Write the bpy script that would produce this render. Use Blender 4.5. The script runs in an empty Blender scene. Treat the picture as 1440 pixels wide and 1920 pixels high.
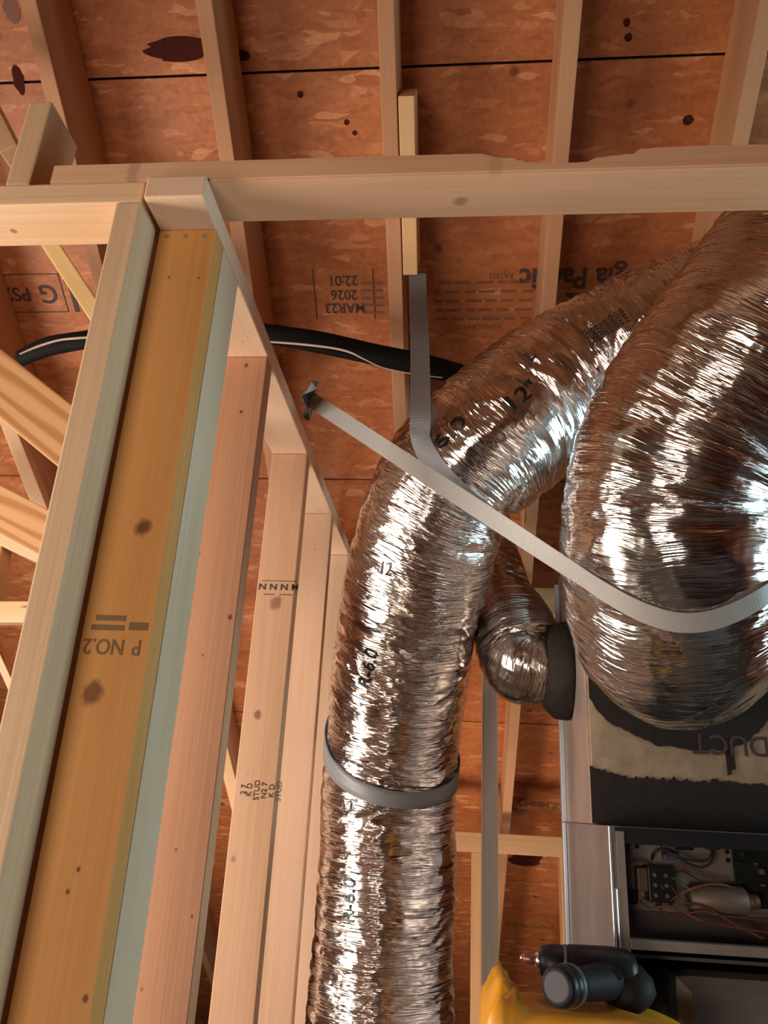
import bpy, bmesh, math, random
from mathutils import Vector, Matrix, noise
from mathutils.bvhtree import BVHTree
sc = bpy.context.scene
col = sc.collection
PI = math.pi
V = Vector

# ------------------------------------------------------------------ camera
CZ = 1.55
C0 = V((0, 0, CZ))
F = 1440.0
def cv(px, py): return V((px - 720, py - 960, F))          # x right, y down, z forward
zc_ = cv(915, -2750).normalized()                          # world up in camera coordinates
yc_ = cv(850, 1523); yc_ = (yc_ - zc_ * yc_.dot(zc_)).normalized()
xc_ = yc_.cross(zc_)
if xc_.x < 0: xc_ = -xc_
def cam2w(v): return V((v.dot(xc_), v.dot(yc_), v.dot(zc_)))
cam = bpy.data.cameras.new('camera'); camo = bpy.data.objects.new('camera', cam); col.objects.link(camo)
R_ = cam2w(V((1, 0, 0))); D_ = cam2w(V((0, 1, 0))); B_ = cam2w(V((0, 0, 1)))
m = Matrix((R_, -D_, -B_)).transposed().to_4x4(); m.translation = C0
camo.matrix_world = m
cam.sensor_fit = 'VERTICAL'; cam.sensor_height = 32.0; cam.lens = 32.0 * F / 1920.0
cam.clip_start = 0.02
sc.camera = camo
def ray(px, py): return cam2w(cv(px, py)).normalized()
def atY(px, py, Y): r = ray(px, py); return C0 + r * (Y / r.y)
def atZ(px, py, Z): r = ray(px, py); return C0 + r * ((Z - CZ) / r.z)
def atX(px, py, X): r = ray(px, py); return C0 + r * (X / r.x)

# ------------------------------------------------------------------ world, lights, exposure
sc.view_settings.view_transform = 'Standard'; sc.view_settings.look = 'None'
sc.view_settings.gamma = 1; sc.view_settings.use_curve_mapping = False
sc.view_settings.exposure = -0.48
w = bpy.data.worlds.new('world'); sc.world = w; w.use_nodes = True
w.node_tree.nodes['Background'].inputs[0].default_value = (0.5, 0.62, 0.8, 1)
w.node_tree.nodes['Background'].inputs[1].default_value = 0.6
def area(name, loc, target, sx, sy, power, color):
    l = bpy.data.lights.new(name, 'AREA'); l.shape = 'RECTANGLE'; l.size = sx; l.size_y = sy
    l.energy = power; l.color = color; l.spread = math.radians(130)
    o = bpy.data.objects.new(name, l); col.objects.link(o); o.location = loc
    o.rotation_euler = (V(target) - V(loc)).to_track_quat('-Z', 'Y').to_euler()
    return o
area('work_lamp_left', (-2.3, 0.75, 1.25), (-0.1, 1.9, 1.75), 0.8, 1.5, 66, (1.0, 0.88, 0.74))
area('window_light_right', (3.5, 1.15, 1.75), (0.0, 1.35, 1.95), 1.1, 1.2, 52, (0.56, 0.88, 0.94))
area('added_fill_low_left', (-1.1, 2.5, 0.3), (-0.2, 3.6, 1.4), 0.4, 0.4, 20, (1.0, 0.78, 0.58))  # unseen fill, added to brighten the deck at left and low down
area('added_fill_low_behind', (1.1, 2.7, 0.3), (0.3, 3.8, 0.9), 0.3, 0.3, 8, (1.0, 0.80, 0.62))  # second added fill, hidden behind the air handler, lifts the far deck
area('added_fill_behind_camera', (-1.3, -2.0, 1.0), (-0.6, 1.5, 1.8), 1.2, 0.9, 38, (1.0, 0.83, 0.68))  # front fill added behind the camera; no hatch is built there

# ------------------------------------------------------------------ helpers
def link(name, me, mat, parent=None):
    o = bpy.data.objects.new(name, me); col.objects.link(o)
    if mat is not None: me.materials.append(mat)
    if parent is not None: o.parent = parent
    return o
def tag(o, label, cat, group=None, kind=None):
    if label: o['label'] = label
    if cat: o['category'] = cat
    if group: o['group'] = group
    if kind: o['kind'] = kind
    return o
def empty(name, loc=(0, 0, 0)):
    o = bpy.data.objects.new(name, None); col.objects.link(o); o.location = loc; o.empty_display_size = .05
    return o
def bm_mesh(bm, name, smooth=False):
    me = bpy.data.meshes.new(name); bm.normal_update(); bm.to_mesh(me); bm.free()
    if smooth:
        for p in me.polygons: p.use_smooth = True
    return me
def box_bm(bm, lo, hi, bev=0.0):
    vs = [bm.verts.new((x, y, z)) for x in (lo[0], hi[0]) for y in (lo[1], hi[1]) for z in (lo[2], hi[2])]
    idx = [(0, 1, 3, 2), (4, 6, 7, 5), (0, 4, 5, 1), (2, 3, 7, 6), (0, 2, 6, 4), (1, 5, 7, 3)]
    fs = [bm.faces.new([vs[i] for i in f]) for f in idx]
    if bev > 0:
        es = set(e for f in fs for e in f.edges)
        bmesh.ops.bevel(bm, geom=list(es), offset=bev, segments=2, affect='EDGES', profile=.6)
def box(name, lo, hi, mat, parent=None, bev=0.0015):
    bm = bmesh.new(); box_bm(bm, lo, hi, bev)
    bmesh.ops.recalc_face_normals(bm, faces=bm.faces)
    return link(name, bm_mesh(bm, name), mat, parent)
def cyl(name, p0, p1, r0, r1, mat, parent=None, seg=32, prof=None, smooth=True):
    """lathe along p0->p1; prof = [(t, r)]"""
    p0, p1 = V(p0), V(p1); d = (p1 - p0); L = d.length; q = d.to_track_quat('Z', 'Y')
    prof = prof or [(0, r0), (1, r1)]
    bm = bmesh.new(); rings = []
    for t, r in prof:
        rings.append([bm.verts.new(p0 + q @ V((r * math.cos(2 * PI * k / seg), r * math.sin(2 * PI * k / seg), t * L))) for k in range(seg)])
    for a, b in zip(rings, rings[1:]):
        for k in range(seg): bm.faces.new((a[k], a[(k + 1) % seg], b[(k + 1) % seg], b[k]))
    bm.faces.new(rings[0][::-1]); bm.faces.new(rings[-1])
    bmesh.ops.recalc_face_normals(bm, faces=bm.faces)
    me = bm_mesh(bm, name)
    for p in me.polygons: p.use_smooth = smooth and len(p.vertices) == 4
    return link(name, me, mat, parent)

# ------------------------------------------------------------------ materials
def newmat(name):
    m = bpy.data.materials.new(name); m.use_nodes = True
    nt = m.node_tree; b = nt.nodes['Principled BSDF']
    return m, nt, b
def N(nt, t, **kw):
    n = nt.nodes.new(t)
    for k, v in kw.items():
        if k in n.inputs: n.inputs[k].default_value = v
        else: setattr(n, k, v)
    return n
def mathn(nt, op, a, b=None, c=None, clamp=False):
    n = nt.nodes.new('ShaderNodeMath'); n.operation = op; n.use_clamp = clamp
    for i, v in enumerate((a, b, c)):
        if v is None: continue
        if isinstance(v, (int, float)): n.inputs[i].default_value = v
        else: nt.links.new(v, n.inputs[i])
    return n.outputs[0]
def mixc(nt, fac, a, b, blend='MIX'):
    n = nt.nodes.new('ShaderNodeMix'); n.data_type = 'RGBA'; n.blend_type = blend
    for s, v in ((0, fac), (6, a), (7, b)):
        if isinstance(v, (int, float)): n.inputs[s].default_value = v
        elif isinstance(v, tuple): n.inputs[s].default_value = (*v[:3], 1)
        else: nt.links.new(v, n.inputs[s])
    return n.outputs[2]
def ramp(nt, fac, stops):
    n = nt.nodes.new('ShaderNodeValToRGB'); nt.links.new(fac, n.inputs[0])
    e = n.color_ramp.elements
    while len(e) < len(stops): e.new(0.5)
    for el, (p, c) in zip(e, stops):
        el.position = p; el.color = (*c, 1) if isinstance(c, tuple) else (c, c, c, 1)
    return n.outputs[0]
def mapping(nt, src, scale, loc=(0, 0, 0), rot=(0, 0, 0)):
    n = nt.nodes.new('ShaderNodeMapping'); nt.links.new(src, n.inputs[0])
    n.inputs['Scale'].default_value = scale; n.inputs['Location'].default_value = loc; n.inputs['Rotation'].default_value = rot
    return n.outputs[0]
def simple(name, c, rough=.5, metal=0.0, nscale=0, namt=.15, bump=0.0, spec=.5):
    m, nt, b = newmat(name)
    b.inputs['Roughness'].default_value = rough; b.inputs['Metallic'].default_value = metal
    b.inputs['Specular IOR Level'].default_value = spec
    if nscale:
        tc = N(nt, 'ShaderNodeTexCoord')
        no = N(nt, 'ShaderNodeTexNoise', Scale=nscale, Detail=5.0); nt.links.new(tc.outputs['Object'], no.inputs['Vector'])
        c2 = tuple(max(0, x * (1 - namt * 2)) for x in c); c3 = tuple(min(1, x * (1 + namt)) for x in c)
        nt.links.new(ramp(nt, no.outputs['Fac'], [(.3, c2), (.7, c3)]), b.inputs['Base Color'])
        if bump:
            bp = N(nt, 'ShaderNodeBump', Strength=bump, Distance=.003); nt.links.new(no.outputs['Fac'], bp.inputs['Height']); nt.links.new(bp.outputs[0], b.inputs['Normal'])
    else: b.inputs['Base Color'].default_value = (*c, 1)
    return m
def wood(name, c, seed=0, knots=(), grain=.5, contrast=.22, cathedral=False):
    """knots: (u across local X, v along local Z, radius, darkness)"""
    m, nt, b = newmat(name)
    b.inputs['Roughness'].default_value = .62; b.inputs['Specular IOR Level'].default_value = .3
    tc = N(nt, 'ShaderNodeTexCoord'); P = tc.outputs['Object']
    dark = tuple(x * k for x, k in zip(c, (.72, .58, .45)))
    lite = tuple(min(1, x * k) for x, k in zip(c, (1.06, 1.08, 1.15)))
    warp = N(nt, 'ShaderNodeTexNoise', Scale=1.0, Detail=2.0); nt.links.new(mapping(nt, P, (9, 9, 1.6), (seed * 1.7, seed, 0)), warp.inputs['Vector'])
    n1 = N(nt, 'ShaderNodeTexNoise', Scale=1.0, Detail=6.0, Roughness=.65); nt.links.new(mapping(nt, P, (150, 150, 2.4), (seed * 3.1, 0, seed)), n1.inputs['Vector'])
    if cathedral:
        wv = N(nt, 'ShaderNodeTexWave', Scale=1.0, Distortion=9.0, Detail=2.0); wv.inputs['Detail Scale'].default_value = .7
        wv.bands_direction = 'X'
        nt.links.new(mapping(nt, P, (9, 9, 1.3), (seed, 0, seed)), wv.inputs['Vector'])
        g = mathn(nt, 'ADD', mathn(nt, 'MULTIPLY', wv.outputs['Fac'], .55), mathn(nt, 'MULTIPLY', n1.outputs['Fac'], .45))
    else:
        g = mathn(nt, 'ADD', mathn(nt, 'MULTIPLY', warp.outputs['Fac'], .6), mathn(nt, 'MULTIPLY', n1.outputs['Fac'], .4))
    basec = ramp(nt, g, [(.36, lite), (.5, c), (.72, tuple(a + (d - a) * contrast * 3 for a, d in zip(c, dark)))])
    # small random knots
    vo = N(nt, 'ShaderNodeTexVoronoi', Scale=1.0); nt.links.new(mapping(nt, P, (11, 11, 2.1), (seed * .37, seed * .71, seed * 1.3)), vo.inputs['Vector'])
    kf = mathn(nt, 'MULTIPLY', ramp(nt, vo.outputs['Distance'], [(.035, 1.0), (.075, 0.0)]), .75)
    if not knots: basec = mixc(nt, kf, basec, tuple(x * .35 for x in dark))
    sep = N(nt, 'ShaderNodeSeparateXYZ'); nt.links.new(P, sep.inputs[0])
    nz = N(nt, 'ShaderNodeTexNoise', Scale=60.0, Detail=2.0); nt.links.new(P, nz.inputs['Vector'])
    for (u, v, r, dk) in knots:
        dx = mathn(nt, 'SUBTRACT', sep.outputs[0], u); dz = mathn(nt, 'MULTIPLY', mathn(nt, 'SUBTRACT', sep.outputs[2], v), .8)
        d = mathn(nt, 'SQRT', mathn(nt, 'ADD', mathn(nt, 'MULTIPLY', dx, dx), mathn(nt, 'MULTIPLY', dz, dz)))
        d = mathn(nt, 'ADD', mathn(nt, 'DIVIDE', d, r), mathn(nt, 'MULTIPLY', mathn(nt, 'SUBTRACT', nz.outputs['Fac'], .5), .9))
        f = mathn(nt, 'MULTIPLY', ramp(nt, d, [(.55, 1.0), (1.0, .35), (1.0, 0.0)] if False else [(.5, 1.0), (1.0, 0.0)]), dk)
        basec = mixc(nt, f, basec, tuple(x * k for x, k in zip(c, (.28, .2, .2))))
    nt.links.new(basec, b.inputs['Base Color'])
    bp = N(nt, 'ShaderNodeBump', Strength=.22, Distance=.002); nt.links.new(n1.outputs['Fac'], bp.inputs['Height']); nt.links.new(bp.outputs[0], b.inputs['Normal'])
    return m
def osb(name, c):
    m, nt, b = newmat(name)
    b.inputs['Roughness'].default_value = .5; b.inputs['Specular IOR Level'].default_value = .35
    tc = N(nt, 'ShaderNodeTexCoord'); P = tc.outputs['Object']
    wn = N(nt, 'ShaderNodeTexNoise', Scale=7.0, Detail=3.0); nt.links.new(P, wn.inputs['Vector'])
    wp = N(nt, 'ShaderNodeVectorMath', operation='MULTIPLY_ADD'); nt.links.new(wn.outputs['Color'], wp.inputs[0]); wp.inputs[1].default_value = (.05, .05, .05); nt.links.new(P, wp.inputs[2])
    layers = []
    for i, (rot, sc_, th) in enumerate([(.4, (9, 34, 9), .5), (2.1, (12, 40, 10), .5), (1.2, (9, 30, 8), .5), (2.8, (16, 48, 10), .5), (.1, (14, 60, 10), .5), (1.7, (18, 50, 10), .5)]):
        vo = N(nt, 'ShaderNodeTexVoronoi', Scale=1.0); nt.links.new(mapping(nt, wp.outputs[0], sc_, (i * 3.3, i, 0), (0, 0, rot)), vo.inputs['Vector'])
        layers.append((vo.outputs['Color'], vo.outputs['Distance']))
    basec = None
    for i, (cc, dd) in enumerate(layers):
        s = N(nt, 'ShaderNodeSeparateColor'); nt.links.new(cc, s.inputs[0])
        flake = ramp(nt, s.outputs[0], [(0, tuple(x * k for x, k in zip(c, (.82, .78, .76)))), (.5, c), (.88, tuple(x * k for x, k in zip(c, (1.07, 1.1, 1.12)))), (1, tuple(x * k for x, k in zip(c, (1.55, 2.1, 2.8))))])
        if basec is None: basec = flake
        else: basec = mixc(nt, mathn(nt, 'MULTIPLY', mathn(nt, 'GREATER_THAN', s.outputs[1], .62), .75), basec, flake)
    big = N(nt, 'ShaderNodeTexNoise', Scale=2.2, Detail=4.0); nt.links.new(P, big.inputs['Vector'])
    basec = mixc(nt, .8, basec, ramp(nt, big.outputs['Fac'], [(.3, (.72, .66, .66)), (.7, (1.1, 1.1, 1.1))]), 'MULTIPLY')
    fn = N(nt, 'ShaderNodeTexNoise', Scale=60.0, Detail=6.0); nt.links.new(P, fn.inputs['Vector'])
    basec = mixc(nt, .5, basec, ramp(nt, fn.outputs['Fac'], [(.3, (.72, .68, .66)), (.65, (1.15, 1.15, 1.15))]), 'MULTIPLY')
    # dark knots / bark specks
    vo = N(nt, 'ShaderNodeTexVoronoi', Scale=6.5); nt.links.new(wp.outputs[0], vo.inputs['Vector'])
    basec = mixc(nt, mathn(nt, 'MULTIPLY', ramp(nt, vo.outputs['Distance'], [(.05, 1.0), (.11, 0.0)]), .8), basec, tuple(x * .22 for x in c))
    nt.links.new(basec, b.inputs['Base Color'])
    bp = N(nt, 'ShaderNodeBump', Strength=.35, Distance=.003); nt.links.new(fn.outputs['Fac'], bp.inputs['Height'])
    nt.links.new(bp.outputs[0], b.inputs['Normal'])
    return m
def foil(name, tint=(.86, .83, .82), rough=.16, k=1.0, U=1.0):
    """crumpled metallised film; UV.x = around (m), UV.y = along (m)"""
    m, nt, b = newmat(name)
    b.inputs['Metallic'].default_value = 1.0; b.inputs['Base Color'].default_value = (*tint, 1)
    b.inputs['Roughness'].default_value = rough
    tc = N(nt, 'ShaderNodeTexCoord'); P = tc.outputs['UV']
    wn = N(nt, 'ShaderNodeTexNoise', Scale=6.0, Detail=1.0); nt.links.new(P, wn.inputs['Vector'])
    wp = N(nt, 'ShaderNodeVectorMath', operation='MULTIPLY_ADD'); nt.links.new(wn.outputs['Color'], wp.inputs[0]); wp.inputs[1].default_value = (.03, .03, 0); nt.links.new(P, wp.inputs[2])
    W = wp.outputs[0]
    def ridge(scale, loc, det=1.0):
        n = N(nt, 'ShaderNodeTexNoise', Scale=1.0, Detail=det); nt.links.new(mapping(nt, W, scale, loc), n.inputs['Vector'])
        return mathn(nt, 'ABSOLUTE', mathn(nt, 'SUBTRACT', n.outputs['Fac'], .5))
    def facet(scale, loc, rot=0):
        v = N(nt, 'ShaderNodeTexVoronoi', Scale=1.0); v.feature = 'F1'; nt.links.new(mapping(nt, W, scale, loc, (0, 0, rot)), v.inputs['Vector'])
        return v.outputs['Distance']
    h = mathn(nt, 'MULTIPLY', ridge((4.5, 60, 1), (0, 0, 0), 1.0), -1.5)
    h = mathn(nt, 'ADD', h, mathn(nt, 'MULTIPLY', ridge((8, 150, 1), (3, 1, 0), 1.0), -.75))
    h = mathn(nt, 'ADD', h, mathn(nt, 'MULTIPLY', ridge((18, 380, 1), (9, 4, 0), 1.0), -.32))
    h = mathn(nt, 'ADD', h, mathn(nt, 'MULTIPLY', facet((9, 40, 1), (1, 2, 0), .2), .22))
    h = mathn(nt, 'ADD', h, mathn(nt, 'MULTIPLY', facet((40, 110, 1), (5, 2, 0), -.3), .09))
    h = mathn(nt, 'ADD', h, mathn(nt, 'MULTIPLY', facet((70, 210, 1), (2, 8, 0), .5), .045))
    # calmer patches
    msk = N(nt, 'ShaderNodeTexNoise', Scale=7.0, Detail=1.0); nt.links.new(P, msk.inputs['Vector'])
    st = ramp(nt, msk.outputs['Fac'], [(.36, .25), (.60, 1.0)])
    bp = N(nt, 'ShaderNodeBump', Distance=.0095 * k); nt.links.new(h, bp.inputs['Height']); nt.links.new(mathn(nt, 'MULTIPLY', st, 1.0), bp.inputs['Strength'])
    nt.links.new(bp.outputs[0], b.inputs['Normal'])
    return m

M_osb = osb('oriented_strand_board', (.45, .155, .055))
M_raf = wood('rafter_lumber', (.46, .23, .12), 3)
M_pale = wood('pale_lumber', (.66, .44, .27), 7)
M_warm = wood('warm_lumber', (.66, .42, .24), 11)
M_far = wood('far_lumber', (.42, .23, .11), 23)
M_grain = wood('grained_lumber', (.50, .27, .12), 5, cathedral=True, contrast=.3)
M_foil = foil('foil_jacket', (.88, .86, .86), .14)
M_foil2 = foil('foil_jacket_large', (.88, .86, .85), .15, .85)
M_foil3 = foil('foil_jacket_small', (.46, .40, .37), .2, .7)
M_ink = simple('stamp_ink', (.055, .03, .025), .7)
M_inkf = simple('faded_stamp_ink', (.19, .085, .05), .7)
M_inkd = simple('dark_stamp_ink', (.07, .03, .02), .7)
M_inkb = simple('brown_stamp_ink', (.25, .13, .05), .7)
M_inkk = simple('black_print', (.01, .01, .012), .4)
M_foam = simple('black_foam', (.009, .008, .008), .8, spec=.2, nscale=90, bump=.3)
M_foamedge = simple('pale_adhesive_edge', (.62, .5, .45), .5)
M_strapg = simple('grey_strap_fabric', (.22, .225, .24), .45, nscale=220, namt=.05)
M_strapw = simple('white_strap_fabric', (.37, .355, .345), .45, nscale=220, namt=.04)
M_cab = simple('galvanised_cabinet', (.30, .26, .25), .38, .55, nscale=14, namt=.06)
M_cabedge = simple('bright_cabinet_edge', (.72, .76, .84), .25, .8)
M_cabin = simple('cabinet_interior', (.08, .07, .065), .6, .2, nscale=12)
M_plate = simple('control_plate', (.20, .165, .145), .5, .2, nscale=10, namt=.08)
M_black = simple('black_plastic', (.008, .008, .009), .42, spec=.3)
M_grip = simple('dark_rubber', (.010, .007, .007), .65, spec=.25)
M_greyp = simple('grey_plastic', (.075, .07, .09), .4)
M_yellow = simple('yellow_fibreglass', (.68, .30, .02), .45, nscale=18, namt=.08, bump=.1)
M_steel = simple('steel', (.6, .56, .52), .3, 1.0)
M_copper = simple('copper_bit', (.32, .12, .09), .35, .7)
M_blower = simple('blower_housing_metal', (.22, .19, .18), .42, .5, nscale=9, namt=.06)
M_gap = simple('roof_underlayment', (.02, .012, .01), .9)
M_floor = simple('plywood_floor', (.10, .075, .07), .6, nscale=6)
M_mastic = simple('black_mastic', (.016, .011, .009), .75, spec=.2, nscale=60, bump=.6)
M_wire = {'black': simple('black_wire', (.02, .017, .016), .5), 'red': simple('red_wire', (.10, .018, .012), .5),
          'brown': simple('brown_wire', (.12, .045, .025), .5), 'green': simple('green_wire', (.03, .09, .07), .5)}
M_nail = simple('nail_head', (.45, .42, .40), .35, .8)

# ------------------------------------------------------------------ setting : roof, walls, floor
T = 2.0 / 3.0; CT = 1 / math.sqrt(1 + T * T); ST = T * CT
H = 2.64                                   # underside of the deck above the camera, at Y = 0
RD = 0.184                                 # rafter depth
HB = H - RD / CT
def on_plane(px, py, h):                   # ray against z = CZ + h - T*Y
    r = ray(px, py); t = h / (r.z + T * r.y); return C0 + r * t
s1 = on_plane(720, 127, H).y / CT          # slope distance of the first seam
down = V((0, CT, -ST)); upn = V((0, ST, CT))
top0 = V((0, 0, CZ + H))
XL_, XR_ = -4.0, 3.6
def deck(s_lo, s_hi, k):
    o = box('ceiling', (XL_, s_lo + .003, 0), (XR_, s_hi - .003, .011), M_osb, bev=.001)
    mm = Matrix((V((1, 0, 0)), down, upn)).transposed().to_4x4(); mm.translation = top0; o.matrix_world = mm
    # normal of box z -> upn
    o['kind'] = 'structure'
    return o
seams = [s1 + 1.22 * k for k in range(-1, 5)]
edges = [0.0] + [s for s in seams if s > 0.05]
edges = [e for e in edges]
s_end = (CZ + H) / T / CT + .05
edges = [e for e in edges if e < s_end - .1] + [s_end]
for k, (a, b) in enumerate(zip(edges, edges[1:])): deck(a, b, k)
o = box('ceiling', (XL_, -.1, .013), (XR_, s_end, .02), M_gap, bev=0)
mm = Matrix((V((1, 0, 0)), down, upn)).transposed().to_4x4(); mm.translation = top0; o.matrix_world = mm; o['kind'] = 'structure'
# the other slope behind the camera
YB = -3.2
bm = bmesh.new()
z0, z1 = CZ + H, CZ + H + T * YB
vs = [bm.verts.new(p) for p in ((XL_, 0, z0), (XR_, 0, z0), (XR_, YB, z1), (XL_, YB, z1), (XL_, 0, z0 + .03), (XR_, 0, z0 + .03), (XR_, YB, z1 + .03), (XL_, YB, z1 + .03))]
for f in ((0, 1, 2, 3), (4, 7, 6, 5), (0, 4, 5, 1), (1, 5, 6, 2), (2, 6, 7, 3), (3, 7, 4, 0)): bm.faces.new([vs[i] for i in f])
bmesh.ops.recalc_face_normals(bm, faces=bm.faces)
link('ceiling', bm_mesh(bm, 'ceiling'), M_osb)['kind'] = 'structure'
YF = (CZ + H) / T
box('floor', (XL_, YB, -.05), (XR_, YF + .1, 0), M_floor, bev=0)['kind'] = 'structure'
box('wall_back', (XL_, YB - .04, 0), (XR_, YB, z1 + .03), M_osb, bev=0)['kind'] = 'structure'
def gable(name, X, th, hole=None):
    bm = bmesh.new()
    def strip(ya, yb, za=None, zb=None):
        f = lambda y: CZ + H - T * abs(y)
        if za is None: pts = [(ya, 0), (yb, 0), (yb, max(.001, f(yb))), (ya, max(.001, f(ya)))]
        elif za == 'top': pts = [(ya, zb), (yb, zb), (yb, f(yb)), (ya, f(ya))]
        else: pts = [(ya, za), (yb, za), (yb, zb), (ya, zb)]
        v1 = [bm.verts.new((X, y, z)) for y, z in pts]; v2 = [bm.verts.new((X + th, y, z)) for y, z in pts]
        bm.faces.new(v1); bm.faces.new(v2[::-1])
        for i in range(4): bm.faces.new((v1[i], v1[(i + 1) % 4], v2[(i + 1) % 4], v2[i]))
    if hole:
        ya, yb, za, zb = hole
        strip(YB, 0); strip(0, ya) if ya > 0 else None
        strip(yb, YF); strip(ya, yb, 0.0, za); strip(ya, yb, 'top', zb)
    else: strip(YB, 0); strip(0, YF)
    bmesh.ops.recalc_face_normals(bm, faces=bm.faces)
    link(name, bm_mesh(bm, name), M_osb)['kind'] = 'structure'
gable('wall_left', XL_ - .04, .04)
gable('wall_right', XR_, .04, (.55, 1.75, 1.1, 2.4))
wf = empty('window_1', (XR_, 1.15, 1.1)); wf['kind'] = 'structure'
for lo, hi in (((-.02, -.6, 0), (.05, -.54, 1.3)), ((-.02, .54, 0), (.05, .6, 1.3)), ((-.02, -.54, 0), (.05, .54, .06)), ((-.02, -.54, 1.24), (.05, .54, 1.3))):
    box('window_frame', lo, hi, M_pale, wf)

# ------------------------------------------------------------------ lumber
def bar(name, p0, p1, wdir, w_, t_, mat, label=None, cat=None, group=None, bev=.0025, knots=None, base=None, seed=0, parent=None, mod=None):
    """board p0->p1 (centre line); local Z = length, local X = wdir (size w_), local Y = thickness t_"""
    p0, p1 = V(p0), V(p1); z = (p1 - p0); L = z.length; z.normalize()
    x = V(wdir); x = (x - z * x.dot(z)).normalized(); y = z.cross(x)
    mm = Matrix((x, y, z)).transposed().to_4x4(); mm.translation = p0
    if knots:
        inv = mm.inverted(); kl = []
        for (pt, r, dk) in knots:
            q = inv @ pt; kl.append((q.x, q.z, r, dk))
        mat = wood(name + '_wood', base, seed, kl)
    bm = bmesh.new(); box_bm(bm, (-w_ / 2, -t_ / 2, 0), (w_ / 2, t_ / 2, L), bev)
    if mod: mod(bm, L)
    bmesh.ops.recalc_face_normals(bm, faces=bm.faces)
    o = link(name, bm_mesh(bm, name), mat, parent); o.matrix_world = mm
    if label: tag(o, label, cat, group)
    return o
def nails(parent, pts, n, r=.0035, name='nail_head'):
    inv = parent.matrix_world.inverted()
    for p in pts:
        o = cyl(name, V(p) - V(n) * .001, V(p) + V(n) * .0012, r, r * .85, M_nail, parent, 12)
        o.matrix_parent_inverse = inv

# rafters
xD = on_plane(1076, 0, HB).x
SP = .4064
rl = {-5: 'far left rafter beyond the diagonal boards at left', -3: 'leftmost full rafter with broad reddish side above left plate',
      -2: 'rafter above the double stud corner, dark shadowed side facing right', -1: 'rafter above frame centre with a yellow block beside it, behind the grey hanging strap',
      0: 'rafter right of centre running down behind the small duct', 1: 'rafter at upper right passing behind the large foil duct'}
def rafter(i):
    X = xD + i * SP
    lab = {-4: 'rafter at left edge seen under the level left plate', -3: 'wide reddish rafter at upper left, left of the dark knot stain',
           -2: 'rafter with dark side above the corner of the stud walls', -1: 'pale rafter just left of the yellow sister block',
           0: 'rafter right of centre that runs down behind the small foil duct', 1: 'rafter at far upper right beside the large foil duct'}.get(i)
    def P(s): return V((X, 0, CZ + H)) + down * s - upn * (RD / 2 + .001)
    return bar('rafter', P(.12), P(s_end - .25), upn, RD, .038, M_raf, lab, 'rafter', 'rafters under the roof deck')
for i in range(-4, 2): rafter(i)

# plates of the near wall (runs along X)
ZP = CZ + .81                                      # underside of the lower plates
YW0 = atZ(100, 382, ZP).y; YW1 = YW0 + .089
P38 = .038
xs0 = atY(218, 378, YW0).x                           # left face of the corner stud
xs1 = xs0 + P38
lp = bar('top_plate', (-2.6, (YW0 + YW1) / 2, ZP + P38 / 2), (xs1, (YW0 + YW1) / 2, ZP + P38 / 2), (0, 1, 0), .089, P38, None,
         'pale level plate at left edge, ending at the corner stud', 'top plate', 'top plates of the stud walls',
         knots=[(atZ(25, 433, ZP), .006, .8), (atZ(180, 352, ZP), .004, .3)], base=(.80, .55, .35), seed=2)
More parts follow.
